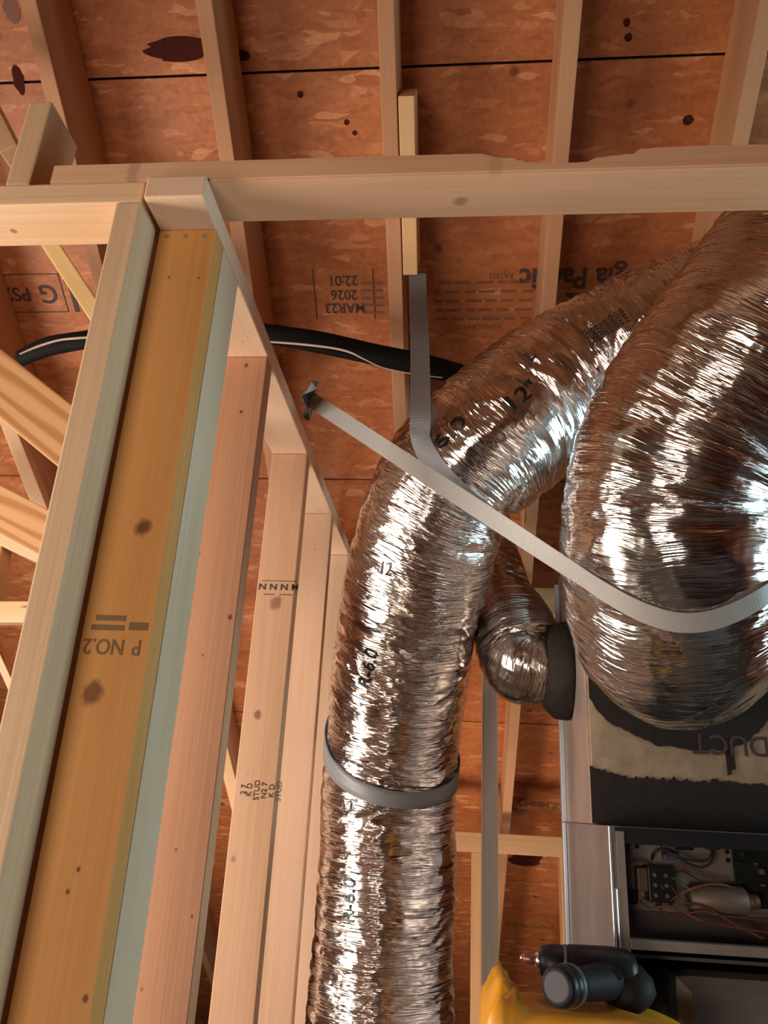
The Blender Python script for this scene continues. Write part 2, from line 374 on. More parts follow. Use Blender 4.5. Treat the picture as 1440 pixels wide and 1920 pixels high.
# upper plate of the near wall, with the bite in its upper edge
def chew(bm, L):
    pass
xu0 = atY(105, 300, YW0).x
def upper_plate():
    # outline in X-Z (front), with the waney dip in the top edge
    z_lo, z_hi = ZP + P38, ZP + 2 * P38
    pts = []
    for px_, dz in ((760, 0), (860, -.0005), (905, -.001), (935, -.010), (960, -.011), (985, -.022), (1040, -.025), (1100, -.024), (1122, -.015), (1150, -.012), (1190, -.009), (1205, -.001), (1225, .001), (1330, .002), (1440, .001)):
        pts.append((atY(px_, 280, YW0).x, z_hi + dz))
    xr = 2.4
    prof = [(xu0, z_lo), (xu0, z_hi)]
    n = 40
    x = xu0
    top = [(xu0, z_hi)]
    for i in range(1, n):
        xx = xu0 + (pts[0][0] - xu0) * i / n; top.append((xx, z_hi + .0006 * noise.noise(V((xx * 20, 1, 2)))))
    for (a, b) in zip(pts, pts[1:]):
        for j in range(6):
            t = j / 6; xx = a[0] + (b[0] - a[0]) * t
            top.append((xx, a[1] + (b[1] - a[1]) * t + .0012 * noise.noise(V((xx * 90, 5, 2)))))
    top += [pts[-1], (xr, z_hi)]
    bm = bmesh.new()
    yf, yb = YW0, YW1
    lev = [0, .5, 1]
    rows = []
    for (x, zt) in top:
        dz = zt - z_hi
        row = [bm.verts.new((x, yf, z_lo)), bm.verts.new((x, yf, zt)), bm.verts.new((x, yf + .03, zt - dz * .6)), bm.verts.new((x, yb, z_hi)), bm.verts.new((x, yb, z_lo))]
        rows.append(row)
    for a, b in zip(rows, rows[1:]):
        for k in range(5): bm.faces.new((a[k], a[(k + 1) % 5], b[(k + 1) % 5], b[k]))
    bm.faces.new(rows[0]); bm.faces.new(rows[-1][::-1])
    bmesh.ops.recalc_face_normals(bm, faces=bm.faces)
    es = [e for e in bm.edges if len(e.link_faces) == 2 and e.calc_face_angle() > 1.2 and abs((e.verts[0].co - e.verts[1].co).normalized().x) > .9]
    bmesh.ops.bevel(bm, geom=es, offset=.0025, segments=2, affect='EDGES')
    # local frame: Z along length
    mm = Matrix(((0, 0, 1), (1, 0, 0), (0, 1, 0))).to_4x4(); mm.translation = V((xu0, (yf + yb) / 2, z_lo))
    inv = mm.inverted()
    bm.transform(inv)
    kl = []
    for (pt, r, dk) in [(atZ(862, 378, z_lo), .011, .55), (atY(255, 298, YW0), .009, .35), (atY(930, 290, YW0), .01, .2)]:
        q = inv @ pt; kl.append((q.x, q.z, r, dk))
    o = link('top_plate', bm_mesh(bm, 'top_plate'), wood('upper_plate_wood', (.70, .42, .26), 4, kl)); o.matrix_world = mm
    tag(o, 'long upper plate across the picture with a chewed notch in its upper edge', 'top plate', 'top plates of the stud walls')
upper_plate()

# plate of the receding wall (runs along Y)
yA0 = atZ(330, 368, ZP).y
xa0 = atZ(298, 428, ZP).x
xa1 = xa0 + .089
atz = lambda x, y: atZ(x, y, ZP)
rp = bar('top_plate', ((xa0 + xa1) / 2, yA0, ZP + P38 / 2), ((xa0 + xa1) / 2, 2.66, ZP + P38 / 2), (1, 0, 0), .089, P38, None,
         'plate of the receding stud wall, running away from the corner', 'top plate', 'top plates of the stud walls',
         knots=[(atz(560, 815), .004, .4), (atz(455, 640), .004, .3)], base=(.76, .52, .36), seed=9)
# corner stud in the near wall
yf = YW0
kn = lambda l, Y: [(atY(x, y, Y), r, d) for x, y, r, d in l]
bar('stud', (xs0 + P38 / 2, (YW0 + YW1) / 2, 0.04), (xs0 + P38 / 2, (YW0 + YW1) / 2, ZP - .001), (0, 1, 0), .089, P38, None,
    'pale corner stud nearest the camera, left of the yellow stud', 'stud', 'studs of the two framed walls', knots=[(V((xs0, YW0 + .03, 1.2)), .003, .6)], base=(.70, .50, .32), seed=21)
# studs of the receding wall
def stud_y(yfront): return yfront + P38 / 2
xc0 = (xa0 + xa1) / 2
Ys = [atZ(355, 430, ZP).y, atZ(460, 668, ZP).y, atZ(550, 850, ZP).y, atZ(607, 963, ZP).y, atZ(640, 1040, ZP).y]
SK = [
 [(267, 990, .0125, 1), (172, 1300, .0155, .9), (147, 1630, .003, 1), (127, 1672, .0035, 1), (160, 1873, .004, 1), (317, 520, .0025, .8), (372, 521, .0025, .8)],
 [(462, 685, .005, .8), (452, 772, .004, .9), (371, 1038, .0055, .9), (432, 1157, .0055, .9), (330, 1593, .0035, .9), (275, 1716, .003, .8), (360, 1718, .003, .8), (380, 1228, .003, .7), (266, 1855, .003, .6)],
 [(517, 1130, .017, .7), (483, 1340, .010, .8), (437, 1610, .007, .5), (465, 1450, .003, .4)],
 [(590, 1030, .003, .6), (560, 1780, .004, .5)], None, None, None, None, None]
SB = [(.66, .32, .10), (.56, .29, .165), (.54, .32, .195), (.56, .35, .23), (.56, .36, .24)] + [(.68, .45, .3)] * 4
SL = ['broad yellow stud with the NO.2 stamp beside the pale corner stud', 'reddish second stud with dark nail holes right of the yellow stud',
      'third stud of the receding wall with stamped lettering and a large knot', 'fourth stud of the receding wall, narrow pale face left of the duct',
      'fifth stud, only its top shows just left of the long foil duct']
studs = []
for i, Y in enumerate(Ys):
    lab = SL[i] if i < 5 else 'stud far down the receding wall, half hidden by nearer studs'
    x0 = xc0
    if i == 0: x0 = xc0
    o = bar('stud', (x0, Y + P38 / 2, .04), (x0, Y + P38 / 2, ZP - .001), (1, 0, 0), .089, P38, wood('stud_wood', SB[i], 30 + i), lab, 'stud', 'studs of the two framed walls',
            knots=kn(SK[i], Y) if SK[i] else None, base=SB[i], seed=30 + i)
    studs.append(o)
bar('stud', (xa1 - P38 / 2, Ys[0] + P38 + .046, .04), (xa1 - P38 / 2, Ys[0] + P38 + .046, ZP - .001), (0, 1, 0), .089, P38, wood('stud_wood', (.66, .50, .35), 61),
    'pale stud turned sideways right behind the broad yellow stud', 'stud', 'studs of the two framed walls')
nails(studs[0], [atY(x, 443, Ys[0]) for x in (312, 348, 383)], (0, -1, 0), .0045)
# bottom plates
bar('bottom_plate', (xc0, yA0, .02), (xc0, 2.66, .02), (1, 0, 0), .089, P38, M_pale, 'bottom plate on the floor under the receding stud wall', 'bottom plate')
bar('bottom_plate', (-2.6, (YW0 + YW1) / 2, .02), (xs1, (YW0 + YW1) / 2, .02), (0, 1, 0), .089, P38, M_pale, 'bottom plate on the floor under the near wall at left', 'bottom plate')
# stub standing on left plate
q = atY(46, 330, YW0); qt = atY(47, 192, YW0)
bar('cripple_stud', (q.x - .008, (YW0 + YW1) / 2, ZP + P38), (q.x - .008, (YW0 + YW1) / 2, qt.z), (0, 1, 0), .089, P38, M_pale,
    'short stub of lumber standing on the left plate under the rafters', 'cripple stud')

# yellow block nailed beside the middle rafter
ra = xD - SP
S_of = lambda p: (p - top0).dot(down)
Pb = lambda s_, dx: V((ra + dx, 0, CZ + H)) + down * s_ - upn * (.121)
bar('sister_block', Pb(S_of(on_plane(742, 180, HB)), .041), Pb(S_of(on_plane(760, 515, HB)), .041), upn, .135, .038, wood('block_wood', (.62, .38, .19), 13),
    'yellow sister block nailed to the middle rafter, cut off above the grey strap', 'lumber block')

# boards and webs at left beyond the near wall
def web(name, a, b, Ya, Yb, w_, t_, mat, label, cat='truss web', wd=None, g='web members left of the stud walls'):
    p, q = atY(*a, Ya), atY(*b, Yb)
    d = (q - p).normalized()
    wd = wd or d.cross(V((0, 1, 0)))
    return bar(name, p, q, wd, w_, t_, mat, label, cat, g)
web('diagonal_web', (70, 420), (215, 640), 1.45, 1.45, .038, .089, wood('web_wood', (.84, .56, .25), 15), 'yellow diagonal web just under the left plate, dropping behind the corner stud')
web('diagonal_board', (-160, 590), (250, 920), 1.45, 1.45, .122, .038, M_grain, 'wide grained diagonal board at left edge, upper of the two', 'board', g=None)
web('diagonal_board', (-160, 870), (220, 1070), 1.75, 1.75, .105, .038, M_grain, 'wide grained diagonal board at left edge, lower of the two', 'board', g=None)
web('strut', (5, 760), (115, 1040), 1.95, 1.95, .038, .05, M_pale, 'thin pale strut between the two grained boards')
web('diagonal_web', (-100, 966), (140, 1074), 2.1, 2.1, .038, .07, M_pale, 'pale web just below the lower grained board')
web('post', (4, 1000), (-12, 1160), 2.1, 2.1, .038, .06, M_warm, 'warm upright at the left picture edge below the grained boards', 'post', g=None)
web('crosspiece', (-120, 1150), (120, 1150), 2.0, 2.0, .06, .038, M_warm, 'level crosspiece low at left edge left of the corner stud', 'crosspiece', g=None)
web('diagonal_web', (-40, 1140), (60, 1360), 2.3, 2.3, .022, .05, M_pale, 'thin pale diagonal lowest at the left edge')
web('diagonal_web', (395, 1300), (470, 1600), 2.75, 2.75, .038, .06, M_warm, 'pale diagonal seen through the gap between second and third studs')
web('diagonal_web', (-60, 120), (30, 300), 1.15, 1.15, .038, .06, M_warm, 'pale web end in the upper left corner beside the stub')

# far posts, knee wall
YK = 3.55
kz = atY(960, 1583, YK).z
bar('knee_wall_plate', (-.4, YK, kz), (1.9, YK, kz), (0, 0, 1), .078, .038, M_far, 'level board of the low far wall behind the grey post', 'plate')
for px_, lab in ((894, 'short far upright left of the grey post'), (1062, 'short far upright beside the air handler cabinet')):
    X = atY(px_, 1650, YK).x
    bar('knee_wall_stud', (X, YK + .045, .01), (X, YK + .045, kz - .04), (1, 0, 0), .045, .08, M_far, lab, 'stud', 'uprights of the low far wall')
YG = 2.45
xg = atY(918, 1600, YG).x
zt = on_plane(918, 1110, HB - .01)
bar('post', (xg, YG, 0), (xg, YG, CZ + HB - T * (YG + .045) - .005), (1, 0, 0), .045, .089, wood('grey_post_wood', (.50, .37, .28), 17),
    'slim greyish post between the long duct and the air handler', 'post')
yb = on_plane(1025, 1158, HB).y
p = on_plane(1025, 1158, HB)
bar('blocking', (xD + .021, p.y, p.z + .045), (xD + SP - .021, p.y, p.z + .045), upn, .14, .038, wood('blocking_wood', (.85, .58, .27), 18), 'small yellow blocking between rafters above the black collar', 'lumber block')

# ------------------------------------------------------------------ printed text
def text_bm(s, size, space=1.0, bold=0.0):
    cu = bpy.data.curves.new('t', 'FONT'); cu.body = s; cu.size = size; cu.align_x = 'CENTER'; cu.align_y = 'CENTER'
    cu.space_character = space; cu.offset = bold
    ob = bpy.data.objects.new('t', cu); col.objects.link(ob)
    me = bpy.data.meshes.new_from_object(ob.evaluated_get(bpy.context.evaluated_depsgraph_get()))
    bpy.data.objects.remove(ob); bpy.data.curves.remove(cu)
    bm = bmesh.new(); bm.from_mesh(me); bpy.data.meshes.remove(me)
    return bm
def stamp(name, items, origin, xdir, ydir, mat, parent, off=.0012):
    """items: ('t', string, x, y, size[, xscale]) | ('r', x0, y0, x1, y1) ; laid on the plane at origin"""
    x = V(xdir).normalized(); y = V(ydir); y = (y - x * y.dot(x)).normalized(); n = x.cross(y)
    allbm = bmesh.new()
    for it in items:
        if it[0] == 't':
            b = text_bm(it[1], it[4], 1.0, it[4] * .012 if len(it) < 7 else it[6]); xs = it[5] if len(it) > 5 else 1
            for v in b.verts: v.co = V((v.co.x * xs + it[2], v.co.y + it[3], 0))
            me = bpy.data.meshes.new('t'); b.to_mesh(me); b.free(); allbm.from_mesh(me); bpy.data.meshes.remove(me)
        elif it[0] == 'r':
            q = [allbm.verts.new((a, c, 0)) for a, c in ((it[1], it[2]), (it[3], it[2]), (it[3], it[4]), (it[1], it[4]))]; allbm.faces.new(q)
        elif it[0] == 'p':
            allbm.faces.new([allbm.verts.new((a, c, 0)) for a, c in it[1]])
    mm = Matrix((x, y, n)).transposed().to_4x4(); mm.translation = V(origin) + n * off
    o = link(name, bm_mesh(allbm, name), mat)
    if parent: o.parent = parent; o.matrix_parent_inverse = parent.matrix_world.inverted()
    o.matrix_world = mm
    return o
ceil = [o for o in bpy.data.objects if o.name.startswith('ceiling')]
def ceiling_at(s): return ceil[[k for k, (a, b) in enumerate(zip(edges, edges[1:])) if a <= s < b][0]]
# deck underside: text upside down in the picture -> x to the left, y down the slope (facing the room)
DX, DY = V((-1, 0, 0)), down
def deck_stamp(px, py, items, mat=M_ink, flip=True):
    p = on_plane(px, py, H); c = ceiling_at(p.y / CT)
    return stamp('printed_stamp', items, p, DX if flip else -DX, DY if flip else -DY, mat, c, .0015)
bpy.context.view_layer.update()
deck_stamp(645, 552, [('t', '22:01', 0, -.042, .042, .95), ('t', '2026', 0, -.004, .040, .95), ('t', 'MAR23', 0, .036, .040, .95),
                      ('r', .088, -.075, .091, .075), ('r', -.09, -.075, -.087, .075)] if False else
           [('t', 'MAR23', 0, .040, .042, .95), ('t', '2026', 0, 0, .042, .95), ('t', '22:01', 0, -.042, .042, .95), ('r', .085, -.075, .088, .075), ('r', -.09, -.075, -.087, .075)], M_ink)
p1 = on_plane(1090, 520, H)
deck_stamp(1128, 519, [('t', 'Georgia Pacific', 0, 0, .082, .93, .0022), ('p', ((.01, .045), (.10, .045), (.055, .085)))], M_inkd)
rows = []
random.seed(4)
for k in range(5):
    x = -.14
    while x < .14:
        wl = random.uniform(.02, .05); rows.append(('r', x, -.06 + k * .027, min(.14, x + wl), -.052 + k * .027)); x += wl + random.uniform(.008, .02)
rows.append(('t', 'EXPOSURE 1', .0, .075, .02)); rows.append(('r', -.17, -.075, -.167, .075)); rows.append(('t', 'RATED', -.05, -.075, .022))
deck_stamp(905, 565, rows, M_inkf)
deck_stamp(700, 560, [('r', -.03, -.05 + k * .022, .035, -.043 + k * .022) for k in range(5)], M_inkf)
deck_stamp(55, 550, [('r', -.11, -.06, .11, -.057), ('r', -.11, .057, .11, .06), ('r', -.11, -.06, -.107, .06), ('r', .107, -.06, .11, .06), ('r', -.145, -.06, -.13, .06),
                     ('t', 'PS2', .04, 0, .06), ('t', 'G', -.06, 0, .08)], M_ink)
deck_stamp(1062, 1509, [('t', 'Georgia Pacific', .0, 0, .075, 1.0), ('p', ((-.25, -.05), (-.16, -.05), (-.205, -.10)))], M_inkf, flip=False)
deck_stamp(985, 1735, [('t', 'EXPOSURE 1', 0, 0, .055, 1)], M_inkf)
def blot(px, py, a, b_, mat):
    items = [('p', [(a * math.cos(t * .2618) * (1 + .35 * noise.noise(V((t * .9, 1, px * .1)))), b_ * math.sin(t * .2618) * (1 + .3 * noise.noise(V((t, 3, px))))) for t in range(24)])]
    p = on_plane(px, py, H); o = stamp('knot_stain', items, p, DX, DY, mat, ceiling_at(p.y / CT), .0013); o['label'] = 'dark knot stain'
M_stain = simple('knot_stain', (.065, .014, .009), .8, nscale=60, spec=.1)
blot(335, 92, .085, .028, M_stain); blot(455, 104, .02, .012, M_stain)
blot(986, 1611, .085, .06, M_stain); blot(1178, 70, .009, .009, M_stain); blot(1175, 42, .008, .009, M_stain); blot(1290, 225, .013, .012, M_stain)
blot(563, 177, .008, .008, M_stain); blot(650, 229, .007, .007, M_stain); blot(665, 249, .006, .006, M_stain); blot(35, 150, .015, .035, M_stain); blot(22, 18, .02, .03, M_inkf)

# stamps on the studs (face -Y): upside down
UX, UZ = V((-1, 0, 0)), V((0, 0, -1))
def stud_stamp(px, py, i, items, mat, xd=UX, yd=UZ):
    p = atY(px, py, Ys[i]); return stamp('printed_stamp', items, p, xd, yd, mat, studs[i], .0008)
M_inky = simple('stamp_ink_on_yellow', (.22, .13, .05), .7)
stud_stamp(218, 1212, 0, [('t', 'P', -.026, 0, .027, .85), ('t', 'NO.2', .016, 0, .027, .85)], M_inky)
stud_stamp(222, 1172, 0, [('r', -.038, -.004, -.014, .006), ('r', -.008, -.012, .030, -.005), ('r', -.008, .0, .034, .007)], M_inky)
i = 2
stud_stamp(521, 1115, 2, [('r', -.034, -.001, -.004, .0008), ('r', .008, -.001, .034, .0008), ('t', 'M N N N', 0, -.019, .021, 1.15), ('r', -.040, -.033, .040, -.0315), ('r', -.042, -.03, -.0405, 0)], M_ink)
lab = [('t', s, 0, y, .016, 1) for s, y in (('STUD', -.038), ('K D', -.022), ('N2 7', -.006), ('STUD', .010), ('K D', .026), ('2 7', .038))]
stud_stamp(490, 1482, 2, lab, M_ink, V((0, 0, 1)), V((-1, 0, 0)))

# ------------------------------------------------------------------ flexible ducts
def catmull(P, t):
    n = len(P) - 1; i = min(int(t), n - 1); f = t - i
    g = lambda k: P[max(0, min(n, k))]
    a, b, c, d = g(i - 1), g(i), g(i + 1), g(i + 2)
    return .5 * ((2 * b) + (c - a) * f + (2 * a - 5 * b + 4 * c - d) * f * f + (3 * b - a - 3 * c + d) * f ** 3)
class Tube:
    def __init__(s, ctrl, ref=(0, -1, 0), seed=0, amp=1.0, cut=False, coil=.045, ns=None, nt=None):
        P = [V(c[:3]) for c in ctrl]; Rr = [c[3] for c in ctrl]
        K = 600; pts = []; rad = []
        for k in range(K + 1):
            t = k / K * (len(P) - 1); pts.append(catmull(P, t)); rad.append(catmull(Rr, t))
        acc = [0.0]
        for a, b in zip(pts, pts[1:]): acc.append(acc[-1] + (b - a).length)
        s.L = acc[-1]; s.seed = seed; s.amp = amp; s.coil = coil
        # arc-length resample
        s.n = ns or int(s.L / .0045); s.m = nt or 300
        s.c = []; s.r = []; j = 0
        for k in range(s.n + 1):
            a = s.L * k / s.n
            while j < K - 1 and acc[j + 1] < a: j += 1
            f = (a - acc[j]) / max(1e-9, acc[j + 1] - acc[j]); f = min(1, max(0, f))
            s.c.append(pts[j].lerp(pts[j + 1], f)); s.r.append(rad[j] + (rad[j + 1] - rad[j]) * f)
        s.t = [(s.c[min(s.n, k + 2)] - s.c[max(0, k - 2)]).normalized() for k in range(s.n + 1)]
        s.u = []; u = V(ref)
        for k in range(s.n + 1):
            u = (u - s.t[k] * u.dot(s.t[k])).normalized(); s.u.append(u.copy())
        s.cur = []
        for k in range(s.n + 1):
            dt = s.t[min(s.n, k + 4)] - s.t[max(0, k - 4)]; s.cur.append(dt / (s.L * 8 / s.n))
    def disp(s, a, th, R, bend):
        x, y = math.cos(th), math.sin(th); sd = s.seed
        A = s.amp
        w_ = noise.noise(V((x * 1.5 + sd, y * 1.5, a * 6)))
        d = .010 * noise.noise(V((x * 1.1, y * 1.1 + sd, a * 4.5)))
        # circumferential folds
        q = noise.noise(V((x * 1.2 + sd, y * 1.2, a * 30 + w_ * 1.5)))
        d += -.0065 * abs(q) * (1 + 2.0 * max(0, bend))
        q2 = noise.noise(V((x * 2.4 + sd, y * 2.4 + 3, a * 80 + w_ * 3)))
        d += -.0032 * abs(q2) * (1 + 1.2 * max(0, bend))
        q3 = noise.noise(V((x * 13 + sd, y * 13 + 3, a * 130)))
        d += .0006 * q3
        d += .0012 * math.cos(2 * PI * a / s.coil + x)
        d += -.02 * max(0, bend) * (.5 + .5 * math.cos(2 * PI * a / .085 + w_ * 4)) * .6
        return d * A
    def pt(s, a, th, off=0.0):
        k = a / s.L * s.n; i = max(0, min(s.n - 1, int(k))); f = k - i
        c = s.c[i].lerp(s.c[i + 1], f); t = s.t[i].lerp(s.t[i + 1], f).normalized(); u = s.u[i].lerp(s.u[i + 1], f); u = (u - t * u.dot(t)).normalized(); v = t.cross(u)
        dirr = u * math.cos(th) + v * math.sin(th)
        bend = max(-1, min(1, s.cur[i].dot(dirr) * .35))
        R = s.r[i] + (s.r[i + 1] - s.r[i]) * f
        return c + dirr * (R + s.disp(a, th, R, bend) + off), dirr
    def build(s, name, mat, parent):
        bm = bmesh.new(); uv = bm.loops.layers.uv.new('UVMap'); rows = []
        for k in range(s.n + 1):
            a = s.L * k / s.n
            rows.append([bm.verts.new(s.pt(a, 2 * PI * j / s.m)[0]) for j in range(s.m)])
        R0 = sum(s.r) / len(s.r)
        for k in range(s.n):
            A, B = rows[k], rows[k + 1]
            for j in range(s.m):
                j2 = (j + 1) % s.m
                f = bm.faces.new((A[j], A[j2], B[j2], B[j]))
                a0, a1 = s.L * k / s.n, s.L * (k + 1) / s.n; h0, h1 = 2 * PI * j / s.m * R0, 2 * PI * (j + 1) / s.m * R0
                for lp, (uu, vv) in zip(f.loops, ((h0, a0), (h1, a0), (h1, a1), (h0, a1))): lp[uv].uv = (uu + s.seed, vv)
                f.smooth = True
        bm.faces.new(rows[0][::-1]); bm.faces.new(rows[-1])
        bmesh.ops.recalc_face_normals(bm, faces=bm.faces)
        me = bpy.data.meshes.new(name); bm.to_mesh(me)
        s.bvh = BVHTree.FromBMesh(bm); bm.free()
        return link(name, me, mat, parent)
    def hit(s, px, py):
        r = ray(px, py); h = s.bvh.ray_cast(C0, r); return h[0], h[1]
    def locate(s, px, py):
        p, _ = s.hit(px, py)
        if p is None: return None
        best = min(range(s.n + 1), key=lambda k: (s.c[k] - p).length); a = s.L * best / s.n
        d = p - s.c[best]; u = s.u[best]; v = s.t[best].cross(u)
        return a, math.atan2(d.dot(v), d.dot(u)), s.r[best]
    def print(s, string, px, py, size, rot, parent, mat=M_inkk, xs=1.0, items=None):
        loc = s.locate(px, py)
        if loc is None: return
        a0, t0, R = loc
        if items:
            bm = bmesh.new()
            for (x0, y0, x1, y1) in items: bm.faces.new([bm.verts.new(q) for q in ((x0, y0, 0), (x1, y0, 0), (x1, y1, 0), (x0, y1, 0))])
        else: bm = text_bm(string, size, 1.0, size * .01)
        bmesh.ops.triangulate(bm, faces=bm.faces)
        for _ in range(2): 
            es = [e for e in bm.edges if e.calc_length() > .006]
            if es: bmesh.ops.subdivide_edges(bm, edges=es, cuts=1); bmesh.ops.triangulate(bm, faces=bm.faces)
        cr, sr = math.cos(rot), math.sin(rot)
        for v in bm.verts:
            x, y = v.co.x * xs, v.co.y; X = x * cr - y * sr; Y = x * sr + y * cr     # X = around, Y = along
            v.co = s.pt(a0 + Y, t0 + X / R, .0028)[0]
        return link('printed_lettering', bm_mesh(bm, 'printed_lettering'), mat, parent)
def cp(px, py, Y, r): p = atY(px, py, Y); return (p.x, p.y, p.z, r)

# long duct: from the floor up along the wall, then bending right behind the large duct
p = atY(712, 1920, 2.17)
ctrl1 = [(p.x + .03, p.y + .02, .02, .172), (p.x + .01, p.y, .5, .175), cp(712, 1920, 2.17, .178), cp(722, 1650, 2.14, .176), cp(733, 1420, 2.08, .176), cp(762, 1180, 1.92, .178), cp(800, 1010, 1.76, .178), cp(845, 905, 1.68, .172),
         cp(915, 830, 1.64, .176), cp(1000, 765, 1.65, .18), cp(1110, 690, 1.65, .172), cp(1240, 612, 1.60, .158), cp(1340, 562, 1.56, .15), cp(1450, 525, 1.5, .15), cp(1620, 480, 1.45, .15)]
T1 = Tube(ctrl1, seed=1.3)
d1 = empty('flexible_duct', (p.x, p.y, 0)); tag(d1, 'long foil-wrapped flexible duct rising along the stud wall and bending right', 'air duct', 'foil-wrapped flexible ducts')
bpy.context.view_layer.update()
def under(o, e):
    o.parent = e; o.matrix_parent_inverse = e.matrix_world.inverted()
f1 = T1.build('foil_jacket', M_foil, None); under(f1, d1)

# large duct: out of the plenum towards the camera, up and away to the right
YFc = 1.50
XA = atY(1141, 1548, YFc).x; ZT = atY(1141, 1548, YFc).z
YPl = YFc + .17
cc = atY(1262, 1195, YPl)
ctrl2 = [(cc.x, YPl - .004, cc.z, .17), (cc.x + .004, YPl - .09, cc.z - .008, .178), cp(1262, 1165, 1.46, .19), cp(1260, 1050, 1.35, .196), cp(1265, 930, 1.30, .195), cp(1298, 830, 1.26, .193), cp(1378, 705, 1.21, .19),
         cp(1475, 570, 1.18, .184), cp(1575, 440, 1.17, .18), cp(1700, 320, 1.17, .18)]
T2 = Tube(ctrl2, seed=4.1, amp=.9, nt=340)
d2 = empty('flexible_duct', (cc.x, YPl, cc.z)); tag(d2, 'large foil-wrapped duct at right, sagging into the front of the plenum', 'air duct', 'foil-wrapped flexible ducts')
bpy.context.view_layer.update()
f2 = T2.build('foil_jacket', M_foil2, None); under(f2, d2)

# small duct with black collar on the side of the plenum
XP = XA + .003
pc = atX(1080, 1255, XP) if False else atY(1075, 1258, 1.97)
pc = V((XP, 1.93, atY(1075, 1258, 1.93).z))
ctrl3 = [(pc.x - .052, pc.y, pc.z + .0, .085), (pc.x - .10, pc.y + .0, pc.z + .008, .1), cp(978, 1228, 1.95, .108), cp(962, 1175, 1.98, .105), cp(942, 1110, 2.05, .08), cp(925, 1040, 2.12, .07), cp(900, 980, 2.2, .07)]
T3 = Tube(ctrl3, seed=7.7, amp=.6, nt=200, coil=.03)
d3 = empty('flexible_duct', pc); tag(d3, 'small dark foil duct behind the long duct, joined to the plenum side', 'air duct', 'foil-wrapped flexible ducts')
bpy.context.view_layer.update()
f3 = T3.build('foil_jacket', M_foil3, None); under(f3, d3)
def lump_ring(name, p0, p1, prof, mat, parent, amp=.004, seg=64):
    p0, p1 = V(p0), V(p1); d = p1 - p0; L = d.length; q = d.to_track_quat('Z', 'Y'); bm = bmesh.new(); rings = []
    for t, r in prof:
        ring = []
        for k in range(seg):
            th = 2 * PI * k / seg; rr = r + amp * noise.noise(V((math.cos(th) * 3, math.sin(th) * 3, t * 6)))
            ring.append(bm.verts.new(p0 + q @ V((rr * math.cos(th), rr * math.sin(th), t * L))))
        rings.append(ring)
    for a, b in zip(rings, rings[1:]):
        for k in range(seg): bm.faces.new((a[k], a[(k + 1) % seg], b[(k + 1) % seg], b[k]))
    bm.faces.new(rings[0][::-1]); bm.faces.new(rings[-1])
    bmesh.ops.recalc_face_normals(bm, faces=bm.faces)
    o = link(name, bm_mesh(bm, name, True), mat)
    if parent: under(o, parent)
    return o
cl = lump_ring('collar', (pc.x - .001, pc.y, pc.z), (pc.x - .062, pc.y, pc.z), [(0, .115), (.1, .118), (.35, .116), (.6, .112), (.85, .1), (1, .088)], M_mastic, d3, .006); cl['label'] = 'black mastic-coated collar'

# lettering on the ducts
T1.print('R-6.0', 692, 1252, .050, PI / 2 - .1, None); T1.print('R-6.0', 655, 1690, .046, PI / 2, None)
T1.print('12"', 655, 1512, .040, .35, None); T1.print('12"', 978, 742, .05, PI - .2 + PI / 2 + PI / 2 if False else -PI / 2 + PI, None)
T1.print('R-6.0', 822, 832, .046, PI / 2, None)
T1.print('L', 992, 670, .04, PI / 2, None)
rowsb = []
for k in range(5):
    x = 0
    while x < .14: rowsb.append((k * .009, x, k * .009 + .003, x + .012)); x += .016
rowsb.append((-.006, -.006, .045, -.003))
T1.print('', 1092, 622, .05, 0, None, items=rowsb)
T1.print('12', 722, 1068, .036, 0.2, None)
for o in list(bpy.data.objects):
    if o.name.startswith('printed_lettering') and o.parent is None: under(o, d1)

# ------------------------------------------------------------------ straps
def ribbon(name, pts, mat, w_=.045, th=.0016, wd=None, label=None, parent=None, sub=8):
    """pts: list of (Vector, widthdir or None)"""
    P = [V(p) for p, _ in pts]; W = [V(d) for _, d in pts]
    n = (len(P) - 1) * sub; bm = bmesh.new(); rows = []; PP = [catmull(P, k / sub) for k in range(n + 1)]; WW = [catmull(W, k / sub) for k in range(n + 1)]
    for k in range(n + 1):
        t = (PP[min(n, k + 1)] - PP[max(0, k - 1)]).normalized(); wv = (WW[k] - t * WW[k].dot(t)).normalized(); nn = t.cross(wv)
        rows.append([bm.verts.new(PP[k] + wv * sx * w_ / 2 + nn * sy * th / 2) for sx, sy in ((-1, -1), (1, -1), (1, 1), (-1, 1))])
    for a, b in zip(rows, rows[1:]):
        for j in range(4): bm.faces.new((a[j], a[(j + 1) % 4], b[(j + 1) % 4], b[j]))
    bm.faces.new(rows[0][::-1]); bm.faces.new(rows[-1])
    bmesh.ops.recalc_face_normals(bm, faces=bm.faces)
    o = link(name, bm_mesh(bm, name), mat, parent)
    return o
def wrap(tube, pxs, off=.006):
    hs = []
    for (x, y) in pxs:
        h, n_ = tube.hit(x, y)
        if h is None: continue
        a, th, R = tube.locate(x, y); p_, nrm = tube.pt(a, th, 0)
        hs.append((h + nrm * off, nrm))
    out = []
    for k, (p_, nrm) in enumerate(hs):
        t = hs[min(len(hs) - 1, k + 1)][0] - hs[max(0, k - 1)][0]
        out.append((p_, t.cross(nrm).normalized()))
    return out
